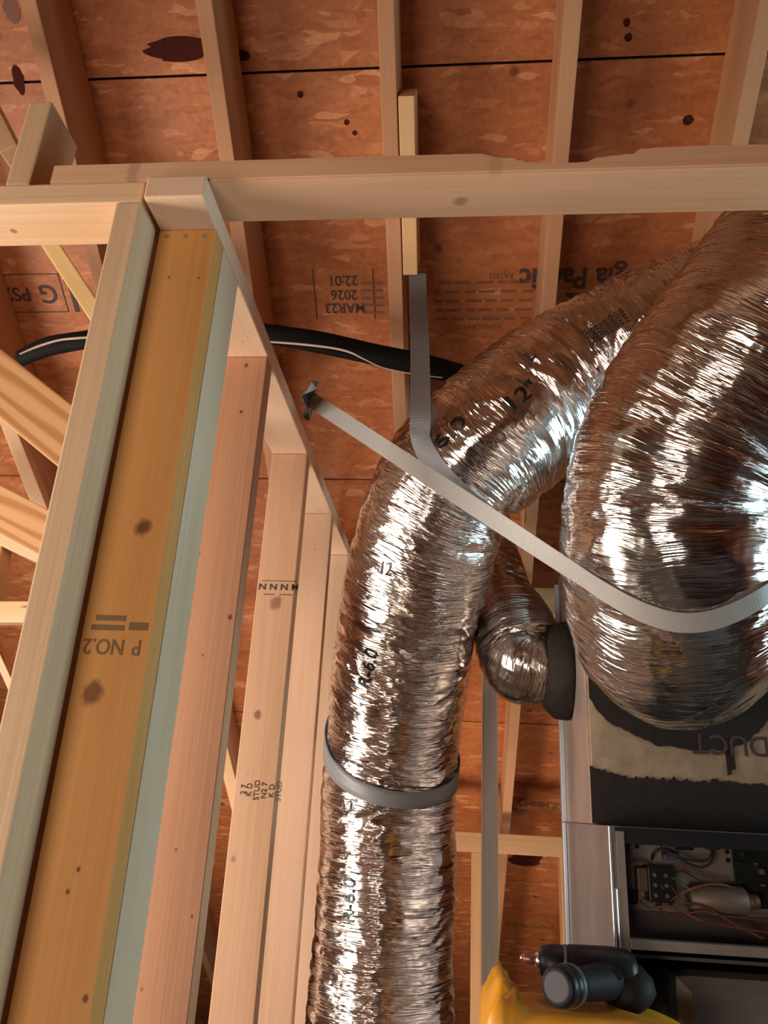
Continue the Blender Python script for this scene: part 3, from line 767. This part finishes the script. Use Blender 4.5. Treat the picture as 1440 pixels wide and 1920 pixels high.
# strap ring round the long duct
def ring(tube, px, py, tilt, phase, w_, mat, label, off=.004, swing=0):
    a0, t0, R = tube.locate(px, py); bm = bmesh.new(); n = 120; rows = []
    for k in range(n):
        th = 2 * PI * k / n; a = a0 + tilt * (1 - math.cos(th - t0 - phase))
        rr = []
        for sx in (-1, -.33, .33, 1):
            aa = a + sx * w_ / 2; q_, d_ = tube.pt(aa, th, 0)
            # smooth radius: mean of the hull nearby
            i_ = max(0, min(tube.n, int(aa / tube.L * tube.n))); x_, y_ = math.cos(th), math.sin(th)
            rad = tube.r[i_] + .010 * noise.noise(V((x_ * 1.1, y_ * 1.1 + tube.seed, a0 * 4.5))) + .0015
            cen = tube.c[i_]; rr.append((cen + (q_ - cen).normalized() * rad, d_))
        rows.append([bm.verts.new(q_) for q_, d_ in rr] + [bm.verts.new(q_ + d_ * .002) for q_, d_ in rr[::-1]])
    for k in range(n):
        A, B = rows[k], rows[(k + 1) % n]
        for j in range(8): bm.faces.new((A[j], A[(j + 1) % 8], B[(j + 1) % 8], B[j]))
    bmesh.ops.recalc_face_normals(bm, faces=bm.faces)
    o = link('duct_strap', bm_mesh(bm, 'duct_strap', True), mat); tag(o, label, 'strap', 'woven straps holding the ducts')
    return o
ring(T1, 740, 1500, .07, .25, .052, M_strapg, 'grey strap looped around the lower part of the long duct')
# grey strap hanging from the block and passing under the bend
XX = V((1, 0, 0))
pend = atY(782, 520, 1.70)
wp = wrap(T1, [(792, 826), (812, 868), (845, 908), (885, 945), (925, 978), (945, 998)])
tp = [(atY(783, 512, 1.66), V((1, .2, 0))), (atY(784, 560, 1.655), V((1, .3, 0))), (atY(787, 640, 1.60), V((1, .1, 0))), (atY(788, 730, 1.53), V((1, 0, 0))), (atY(788, 780, 1.495), V((1, 0, .1)))]
sgn = 1 if wp[0][1].dot(V((1, 0, 0))) > 0 else -1
s2 = ribbon('duct_strap', tp + [(p_, d_ * sgn) for p_, d_ in wp] , M_strapg, .046)
tag(s2, 'grey strap hanging from the yellow block down under the duct bend', 'strap', 'woven straps holding the ducts')
# white strap from the wall plate to the large duct
pw = atX(572, 742, xa1 + .012)
wp = wrap(T2, [(1100, 1083), (1135, 1106), (1180, 1132), (1225, 1152), (1275, 1164), (1330, 1160), (1385, 1140), (1435, 1110)])
wp2 = [(p_, d_ if d_.z > 0 else -d_) for p_, d_ in wp]
st = pw; en = wp2[0][0]
seg = [(st.lerp(en, f), V((.25, -.1, 1)).lerp(wp2[0][1], f * f)) for f in (0, .2, .4, .6, .8, .93)]
p_, d_ = wp2[-1]
wp2.append((p_ + V((.07, .05, .05)), d_)); wp2.append((p_ + V((.12, .16, .16)), d_))
s3 = ribbon('duct_strap', seg + wp2, M_strapw, .035)
tag(s3, 'long pale strap slung from the wall plate under the large duct', 'strap', 'woven straps holding the ducts')
# folded strap end nailed on the plate
fb = ribbon('strap_end', [(pw + V((-.006, .06, .055)), V((0, .5, 1))), (pw + V((.010, .035, .03)), V((0, .4, 1))), (pw + V((.012, -.01, .0)), V((.2, -.1, 1))), (pw + V((.012, .03, -.02)), V((0, .3, 1))), (pw + V((-.004, .06, .012)), V((0, .3, 1)))], M_strapg, .055, parent=s3)
fb['label'] = 'folded grey strap end'

# ------------------------------------------------------------------ black foam pipe insulation
pp = [(20, 690, 1.72), (38, 672, 1.72), (90, 650, 1.70), (160, 637, 1.68), (260, 620, 1.66), (380, 614, 1.66), (450, 616, 1.66), (510, 627, 1.66), (600, 642, 1.68), (700, 664, 1.70), (800, 686, 1.74), (900, 715, 1.84), (960, 740, 1.95)]
rr = [.020, .024, .028, .026, .022, .022, .024, .027, .030, .029, .031, .031, .026]
pp = pp[1:]; rr = rr[1:]
pI = empty('pipe_insulation', atY(510, 627, 1.66)); tag(pI, 'black foam pipe insulation hanging in a curve below the rafters', 'pipe insulation')
bpy.context.view_layer.update()
def sweep(name, P, Rr, mat, seg=20, flat=1.0, sub=10, parent=None, up=V((0, 0, 1))):
    P = [V(p) for p in P]; n = (len(P) - 1) * sub; bm = bmesh.new(); rows = []
    PP = [catmull(P, k / sub) for k in range(n + 1)]; RR = [catmull(Rr, k / sub) for k in range(n + 1)]
    u = None
    for k in range(n + 1):
        t = (PP[min(n, k + 1)] - PP[max(0, k - 1)]).normalized()
        if u is None: u = up
        u = (u - t * u.dot(t)).normalized(); v = t.cross(u)
        rows.append([bm.verts.new(PP[k] + (u * math.cos(2 * PI * j / seg) + v * math.sin(2 * PI * j / seg) * flat) * RR[k]) for j in range(seg)])
    for a, b in zip(rows, rows[1:]):
        for j in range(seg): bm.faces.new((a[j], a[(j + 1) % seg], b[(j + 1) % seg], b[j]))
    bm.faces.new(rows[0][::-1]); bm.faces.new(rows[-1])
    bmesh.ops.recalc_face_normals(bm, faces=bm.faces)
    o = link(name, bm_mesh(bm, name, True), mat)
    if parent is not None: under(o, parent)
    return o
sweep('foam_sleeve', [atY(*q) for q in pp], rr, M_foam, 20, .8, parent=pI)
e1 = sweep('slit_edge', [atY(x, y, 1.64) for x, y in ((37, 664), (70, 650), (110, 638), (145, 634), (175, 632))], [.0018, .003, .003, .0035, .003], M_foamedge, 8, parent=pI); e1['label'] = 'pale slit edge of the foam'
e2 = sweep('slit_edge', [atY(x, y, 1.63) for x, y in ((505, 641), (560, 645), (620, 652), (655, 660), (680, 672), (720, 690), (780, 702), (830, 708))], [.0025, .003, .003, .003, .002, .0015, .0015, .001], M_foamedge, 8, parent=pI); e2['label'] = 'pale slit edge of the foam'
sweep('peeled_flap', [atY(x, y, 1.645) for x, y in ((545, 650), (600, 655), (645, 664), (675, 671))], [.003, .007, .006, .002], M_foam, 10, .5, parent=pI)

# ------------------------------------------------------------------ air handler
AW, AD, AB = .56, .56, .30
ah = empty('air_handler', (XA + AW / 2, YFc + AD / 2, AB)); tag(ah, 'grey metal air handler cabinet with open front showing wiring', 'air handler')
bpy.context.view_layer.update()
def ab(name, lo, hi, mat, bev=.0012, parent=ah):
    o = box(name, lo, hi, mat, None, bev); under(o, parent); return o
x0, x1, y0, y1 = XA, XA + AW, YFc, YFc + AD
ab('side_panel', (x0, y0 + .004, AB), (x0 + .02, y1, ZT), M_cab)
ab('side_panel', (x1 - .02, y0 + .004, AB), (x1, y1, ZT), M_cab)
ab('back_panel', (x0 + .02, y1 - .012, AB), (x1 - .02, y1, ZT), M_cabin)
ab('top_panel', (x0 + .02, y0 + .004, ZT - .012), (x1 - .02, y1 - .012, ZT), M_cabin)
ab('bottom_panel', (x0 + .02, y0 + .004, AB), (x1 - .02, y1 - .012, AB + .012), M_cabin)
e = ab('corner_trim', (x0 - .001, y0 - .002, AB), (x0 + .004, y0 + .006, ZT), M_cabedge, .001); e['label'] = 'bright silver corner strip'
e = ab('corner_trim', (x0 + .0075, y0 - .002, AB), (x0 + .0105, y0 + .006, ZT - .1), M_cabedge, .001); e['label'] = 'bright silver corner strip'
o = ab('corner_trim', (x0 - .009, y1 - .012, AB), (x0 - .001, y1 + .012, ZT), simple('zinc_trim', (.50, .54, .62), .35, .6), .001); o['label'] = 'pale zinc rear corner trim'
ab('frame_flange', (x0 + .011, y0, AB), (x0 + .026, y0 + .008, ZT - .008), M_plate)
ab('frame_flange', (x1 - .026, y0, AB), (x1, y0 + .008, ZT - .008), M_plate)
zr0, zr1 = atY(1300, 1788, YFc).z, atY(1300, 1768, YFc).z
cr = ab('cross_rail', (x0 + .026, y0 - .001, zr0), (x1 - .026, y0 + .02, zr1), M_plate)
hd = ab('header_rail', (x0 + .01, y0 + .002, ZT - .028), (x1 - .01, y0 + .03, ZT - .0015), M_black); hd['label'] = 'dark upper rail'
YC = YFc + .10
zc0, zc1 = atY(1300, 1768, YC).z, atY(1250, 1560, YC).z
cpn = ab('control_plate', (x0 + .02, YC, zr1 - .01), (x1 - .02, YC + .003, ZT - .013), M_plate)
sh = ab('shelf', (x0 + .02, y0 + .02, zr0 + .002), (x1 - .02, YC, zr0 + .008), M_cabin)
inner = ab('inner_panel', (x0 + .02, YC - .004, zr1 - .008), (x1 - .02, YC - .001, zr1 + .035), simple('dull_brown_metal', (.07, .05, .045), .5, .3), 0)
# holes in plate
for hx, hy in ((1179, 1580), (1194, 1587), (1363, 1597), (1376, 1591), (1365, 1613), (1376, 1706)):
    p = atY(hx, hy, YC); o = cyl('screw', (p.x, YC - .0015, p.z), (p.x, YC + .001, p.z), .0042, .0042, M_black, None, 14); under(o, ah)
# terminal block
tb = empty('terminal_block', atY(1238, 1650, YC)); under(tb, ah); bpy.context.view_layer.update()
pa, pb = atY(1216, 1690, YC - .03), atY(1258, 1625, YC - .03)
ab('block_body', (pa.x, YC - .04, pa.z), (pb.x, YC, pb.z), M_black, .002, tb)
for r_ in range(3):
    for c_ in range(2):
        x = pa.x + (pb.x - pa.x) * (.25 + .45 * c_); z = pb.z - (pb.z - pa.z) * (.25 + .28 * r_)
        o = cyl('terminal_screw', (x, YC - .0425, z), (x, YC - .039, z), .0035, .003, M_steel, None, 12); under(o, tb)
# relay / contactor boxes
pa, pb = atY(1190, 1668, YC), atY(1218, 1626, YC)
o = ab('relay', (pa.x, YC - .03, pa.z), (pb.x, YC, pb.z), simple('brown_relay', (.10, .055, .04), .5), .003)
pa, pb = atY(1163, 1692, YC), atY(1190, 1668, YC)
o = ab('relay', (pa.x + .01, YC - .02, pa.z), (pb.x, YC, pb.z), M_black, .003)
pa, pb = atY(1240, 1612, YC), atY(1262, 1580, YC)
o = ab('relay', (pa.x, YC - .02, pa.z), (pb.x, YC, pb.z), simple('blue_grey_relay', (.06, .06, .085), .5), .002)
pa, pb = atY(1258, 1592, YC), atY(1292, 1570, YC)
o = ab('relay', (pa.x, YC - .025, pa.z), (pb.x, YC, pb.z), M_black, .002)
pa, pb = atY(1172, 1705, YC), atY(1198, 1650, YC)
# capacitor (large pale cylinder lying)
pa, pb = atY(1290, 1686, YC - .03), atY(1402, 1690, YC - .03)
capm = simple('pale_capacitor', (.15, .11, .08), .5, .2)
o = cyl('capacitor', (pa.x, YC - .03, pa.z), (pb.x, YC - .03, pb.z), .024, .024, capm, None, 32, [(0, .02), (.03, .024), (.93, .024), (1, .016)]); under(o, ah)
o = cyl('capacitor_cap', (pb.x - .002, YC - .03, pb.z), (pb.x + .018, YC - .03, pb.z), .014, .012, M_wire['brown'], None, 20); under(o, ah)
# circuit board at right
pa, pb = atY(1378, 1700, YC), atY(1480, 1592, YC)
cb = empty('circuit_board', (pa.x, YC, pa.z)); under(cb, ah); bpy.context.view_layer.update()
ab('board', (pa.x, YC - .012, pa.z), (pb.x, YC - .009, pb.z), simple('dark_circuit_board', (.007, .011, .009), .4, spec=.3), .001, cb)
random.seed(9)
for k in range(10):
    x = random.uniform(pa.x + .006, pb.x - .02); z = random.uniform(pa.z + .006, pb.z - .012); w2 = random.uniform(.005, .012)
    ab('chip', (x, YC - .012 - random.uniform(.004, .012), z), (x + w2, YC - .012, z + w2 * random.uniform(.7, 1.6)), random.choice([M_black, M_greyp, M_wire['brown']]), .0008, cb)
# wires
def wire(c, pts, r=.0021):
    P = [atY(x, y, YC - d) for x, y, d in pts]
    o = sweep('wire', P, [r] * len(P), M_wire[c], 8, 1, 10, ah); o['label'] = c + ' wire'
wire('black', [(1222, 1612, .01), (1225, 1600, .03), (1240, 1593, .035), (1265, 1602, .04), (1290, 1612, .045), (1325, 1613, .04), (1335, 1600, .03), (1330, 1590, .01)])
wire('black', [(1240, 1600, .03), (1262, 1603, .04), (1290, 1618, .04), (1315, 1626, .04), (1333, 1618, .035), (1338, 1600, .03), (1330, 1588, .02)])
wire('black', [(1290, 1575, .02), (1310, 1585, .035), (1335, 1592, .035), (1350, 1590, .02)])
wire('black', [(1262, 1640, .04), (1275, 1633, .05), (1295, 1640, .05), (1320, 1655, .04)])
wire('green', [(1258, 1645, .04), (1275, 1652, .05), (1290, 1665, .055), (1305, 1680, .05), (1320, 1700, .05), (1330, 1708, .05)])
wire('brown', [(1258, 1690, .04), (1270, 1680, .05), (1300, 1665, .06), (1330, 1658, .06), (1360, 1660, .05), (1378, 1668, .03)])
wire('brown', [(1262, 1620, .03), (1290, 1632, .04), (1330, 1650, .045), (1378, 1665, .04)], .0016)
wire('red', [(1250, 1690, .04), (1270, 1705, .06), (1290, 1712, .06), (1320, 1708, .065), (1345, 1716, .06), (1400, 1722, .05), (1450, 1730, .04)])
wire('red', [(1240, 1690, .03), (1238, 1702, .05), (1250, 1712, .06), (1300, 1725, .06), (1380, 1740, .06), (1450, 1750, .05)])
wire('brown', [(1162, 1640, .01), (1175, 1625, .03), (1195, 1616, .03), (1215, 1620, .02)])
wire('red', [(1258, 1660, .045), (1280, 1690, .06), (1320, 1700, .06), (1380, 1735, .06), (1430, 1760, .05)])
wire('brown', [(1200, 1690, .03), (1220, 1702, .05), (1260, 1700, .06), (1310, 1725, .06), (1350, 1735, .05)])
wire('green', [(1230, 1700, .02), (1235, 1690, .03), (1245, 1680, .035), (1240, 1660, .04)])
# blower
pb_ = atY(1255, 1800, YFc + .06)
bl = ab('blower_housing', (pb_.x, YFc + .05, AB + .02), (x1 - .022, YFc + .36, zr0 - .035), M_blower, .03); bl['label'] = 'smooth grey blower housing'
ab('blower_divider', (x0 + .02, YFc + .03, zr0 - .016), (x1 - .02, YFc + .06, zr0 - .010), M_cabin)
# stand
st_ = box('equipment_platform', (x0 - .05, y0 - .03, 0), (x1 + .05, y1 + .05, AB - .001), M_pale); tag(st_, 'wooden platform on the floor under the air handler', 'platform')

# ------------------------------------------------------------------ plenum
xp0, xp1 = XP, XA + AW + .01
ZPt = ZT + .62
pl = empty('plenum', ((xp0 + xp1) / 2, YPl + .2, ZT)); tag(pl, 'duct board plenum box with black mastic, sitting on the air handler', 'plenum')
bpy.context.view_layer.update()
M_board = simple('duct_board_facing', (.30, .22, .15), .4, .25, nscale=35, namt=.12, bump=.25)
M_side = simple('plenum_side_facing', (.34, .26, .22), .42, .35, nscale=8, namt=.12, bump=.1)
o = ab('front_panel', (xp0, YPl, ZT + .001), (xp1, YPl + .03, ZPt), M_board, .002, pl)
front_p = o
ab('side_panel', (xp0 - .0005, YPl + .0305, ZT + .001), (xp0 + .03, YFc + AD, ZPt), M_side, .002, pl)
ab('side_panel', (xp1 - .03, YPl + .0305, ZT + .001), (xp1, YFc + AD, ZPt), M_side, .002, pl)
ab('back_panel', (xp0 + .03, YFc + AD - .03, ZT + .001), (xp1 - .03, YFc + AD, ZPt), M_side, .002, pl)
ab('top_panel', (xp0 + .03, YPl + .03, ZPt - .03), (xp1 - .03, YFc + AD - .03, ZPt), M_side, .002, pl)
fl = ab('corner_flange', (xp0 - .012, YFc + AD - .012, ZT + .001), (xp0 - .001, YFc + AD + .012, ZPt - .02), simple('zinc_flange', (.50, .54, .62), .35, .6), .001, pl); fl['label'] = 'pale zinc corner flange'
# mastic band with ragged upper edge, and the ring smeared round the duct collar
def smear(name, outline, y, mat, th=.004):
    bm = bmesh.new(); a = [bm.verts.new((x, y, z)) for x, z in outline]; b = [bm.verts.new((x, y - th, z)) for x, z in outline]
    bm.faces.new(a); bm.faces.new(b[::-1])
    for k in range(len(a)): bm.faces.new((a[k], b[k], b[(k + 1) % len(a)], a[(k + 1) % len(a)]))
    bmesh.ops.recalc_face_normals(bm, faces=bm.faces)
    o = link(name, bm_mesh(bm, name), mat); under(o, pl); return o
zb = atY(1250, 1462, YPl).z
ol = [(xp0 - .003, ZT + .002), (xp1 + .003, ZT + .002)]
n = 140
for k in range(n + 1):
    f = k / n; x = xp1 + .003 + (xp0 - xp1 - .006) * f
    edge = .02 * max(0, (f - .88) / .12)
    ol.append((x, zb + edge + .006 * noise.noise(V((x * 22, 0, 0))) + .006 * noise.noise(V((x * 90, 3, 0))) + (.004 if noise.noise(V((x * 220, 7, 0))) > .15 else 0)))
mb = smear('mastic_band', ol, YPl + .0005, M_mastic); mb['label'] = 'brushed black mastic band with ragged edge'
ringo = []
for k in range(180):
    th = 2 * PI * k / 180; R = .228 + .010 * noise.noise(V((math.cos(th) * 3, math.sin(th) * 3, 1))) + .006 * noise.noise(V((math.cos(th) * 16, math.sin(th) * 16, 1)))
    if math.sin(th) < 0 and math.cos(th) > .25: R += .012
    x = max(xp0 + .002, min(xp1 - .002, cc.x + R * math.cos(th))); z = cc.z + R * math.sin(th)
    ringo.append((x, min(ZPt - .002, z)))
mr = smear('mastic_ring', ringo, YPl + .0005, M_mastic, .005); mr['label'] = 'black mastic smeared around the duct collar'
for px_, l_ in ((1366, .06), (1374, .04)):
    p = atY(px_, 1425, YPl); w2 = .005 + .004 * noise.noise(V((px_, 0, 0)))
    smear('mastic_drip', [(p.x - w2, p.z - l_ * .5), (p.x + w2 * .6, p.z - l_ * .45), (p.x + w2, p.z + .06), (p.x - w2, p.z + .06)], YPl + .0004, M_mastic, .003)
p = atY(1368, 1396, YPl)
o = stamp('printed_lettering', [('t', 'DUCT', 0, 0, .055, 1.0)], p, UX, UZ, simple('brown_print', (.035, .014, .01), .7), None, .0055); under(o, pl)

# ------------------------------------------------------------------ stepladder cap and drill
YD = 1.38
la = atY(1085, 1905, YD - .02)
ld = empty('stepladder', (la.x + .02, YD, 0)); tag(ld, 'yellow stepladder whose molded top stands before the air handler', 'stepladder')
bpy.context.view_layer.update()
def cap_mesh():
    bm = bmesh.new()
    W2, D2, nx, ny = .15, .085, 36, 18
    cx, cz = la.x + .012, la.z + .004
    rows = []
    def top(u, v):
        x = u * W2; y = v * D2
        h = .010 * (1 - abs(u) ** 6)
        # raised hooked lug at the left end
        l = max(0, 1 - ((u + .86) / .20) ** 2); h += .046 * l * (.6 + .4 * math.cos(v * 2.6 + .4)) + .022 * l * noise.noise(V((u * 14, v * 5, 2))) + .012 * l * noise.noise(V((u * 30, v * 11, 5)))
        tr = max(0, 1 - ((u + .1) / .4) ** 2 - (v / .5) ** 2); h -= .012 * tr
        h -= .03 * max(0, u - .35)
        h -= .02 * max(0, abs(v) - .85) / .15 * .5
        return x, y, h
    grid = [[bm.verts.new((cx + top(-1 + 2 * i / nx, -1 + 2 * j / ny)[0] + .006 * math.sin(j * .5), YD - .02 + top(-1 + 2 * i / nx, -1 + 2 * j / ny)[1], cz + top(-1 + 2 * i / nx, -1 + 2 * j / ny)[2])) for j in range(ny + 1)] for i in range(nx + 1)]
    for i in range(nx):
        for j in range(ny): bm.faces.new((grid[i][j], grid[i + 1][j], grid[i + 1][j + 1], grid[i][j + 1]))
    edge = [grid[i][0] for i in range(nx + 1)] + [grid[nx][j] for j in range(1, ny + 1)] + [grid[i][ny] for i in range(nx - 1, -1, -1)] + [grid[0][j] for j in range(ny - 1, 0, -1)]
    low = [bm.verts.new((v.co.x + (v.co.x - cx) * .04, v.co.y, cz - .055)) for v in edge]
    for k in range(len(edge)): bm.faces.new((edge[k], edge[(k + 1) % len(edge)], low[(k + 1) % len(edge)], low[k]))
    bm.faces.new(low)
    bmesh.ops.recalc_face_normals(bm, faces=bm.faces)
    return bm_mesh(bm, 'top_cap', True)
o = link('top_cap', cap_mesh(), M_yellow); under(o, ld)
for sx in (-1, 1):
    for sy in (-1, 1):
        a = V((la.x + .012 + sx * .125, YD - .02 + sy * .055, la.z - .045)); b = V((la.x + .012 + sx * .21, YD - .02 + sy * (.12 if sy < 0 else .36), .005))
        if sy > 0: b.y = min(b.y, YFc - .06)
        r_ = bar('leg', a, b, (1, 0, 0), .028, .05 if sy < 0 else .025, M_yellow); under(r_, ld)
for k in range(3):
    z = .3 + .28 * k; f = z / la.z; xx = .21 - .085 * f; yy = -.12 + .065 * f
    s_ = bar('step', (la.x + .012 - xx, YD - .02 + yy, z), (la.x + .012 + xx, YD - .02 + yy, z), (0, 1, 0), .08, .02, M_yellow); under(s_, ld)

dr = empty('cordless_driver', atY(1100, 1840, YD - .02)); tag(dr, 'black cordless driver resting on the yellow stepladder top', 'power tool')
bpy.context.view_layer.update()
A = atY(1010, 1800, YD + .01); B = atY(1195, 1828, YD + .01)
def dcyl(name, p0, p1, prof, mat, par=dr, seg=36):
    o = cyl(name, p0, p1, 1, 1, mat, None, seg, prof); under(o, par); return o
ax = (B - A).normalized()
body = dcyl('housing', A, B, [(0, .016), (.03, .021), (.12, .0245), (.22, .026), (.26, .0245), (.3, .028), (.5, .031), (.75, .034), (.9, .033), (.97, .026), (1, .015)], M_black)
dcyl('nose_ring', A + ax * .036, A + ax * .042, [(0, .0255), (.5, .0275), (1, .0255)], M_greyp)
ck = dcyl('chuck', A - ax * .006, A + ax * .002, [(0, .008), (.4, .011), (1, .012)], M_steel); ck['label'] = 'steel chuck'
bt = dcyl('driver_bit', A - ax * .025, A - ax * .005, [(0, .005), (.1, .0078), (.8, .0078), (1, .006)], M_copper); bt['label'] = 'copper brown bit holder'
dcyl('bit_tip', A - ax * .029, A - ax * .024, [(0, .003), (1, .005)], M_steel)
# handle comes towards the camera, ending in the round battery
hs = A + ax * .115 + V((0, 0, -.012)); he = atY(1047, 1850, YD - .125)
dcyl('handle', hs, he + (hs - he).normalized() * .02, [(0, .030), (.3, .025), (.7, .022), (1, .024)], M_grip)
hd_ = (he - hs).normalized()
bat = dcyl('battery', he - hd_ * .048, he + hd_ * .004, [(0, .022), (.15, .026), (.55, .0275), (.6, .025), (.66, .0275), (.92, .0265), (1, .022)], M_black)
g = dcyl('battery_ring', he - hd_ * .034, he - hd_ * .022, [(0, .0274), (.5, .0286), (1, .0276)], M_greyp)
g = dcyl('battery_face', he + hd_ * .003, he + hd_ * .0055, [(0, .0225), (.7, .0215), (1, .018)], simple('battery_face_plastic', (.024, .022, .032), .5, spec=.3)); g['label'] = 'grey round battery face'
# rear grip part that droops to the right
q1 = A + ax * .12; q2 = atY(1200, 1890, YD + .01)
dcyl('grip', q1, q2, [(0, .022), (.2, .036), (.6, .040), (.9, .034), (1, .024)], M_grip)
ls = atY(1150, 1822, YD - .03)
ab('trigger_switch', (ls.x - .012, ls.y - .006, ls.z - .010), (ls.x + .012, ls.y + .01, ls.z + .004), M_black, .003, dr)
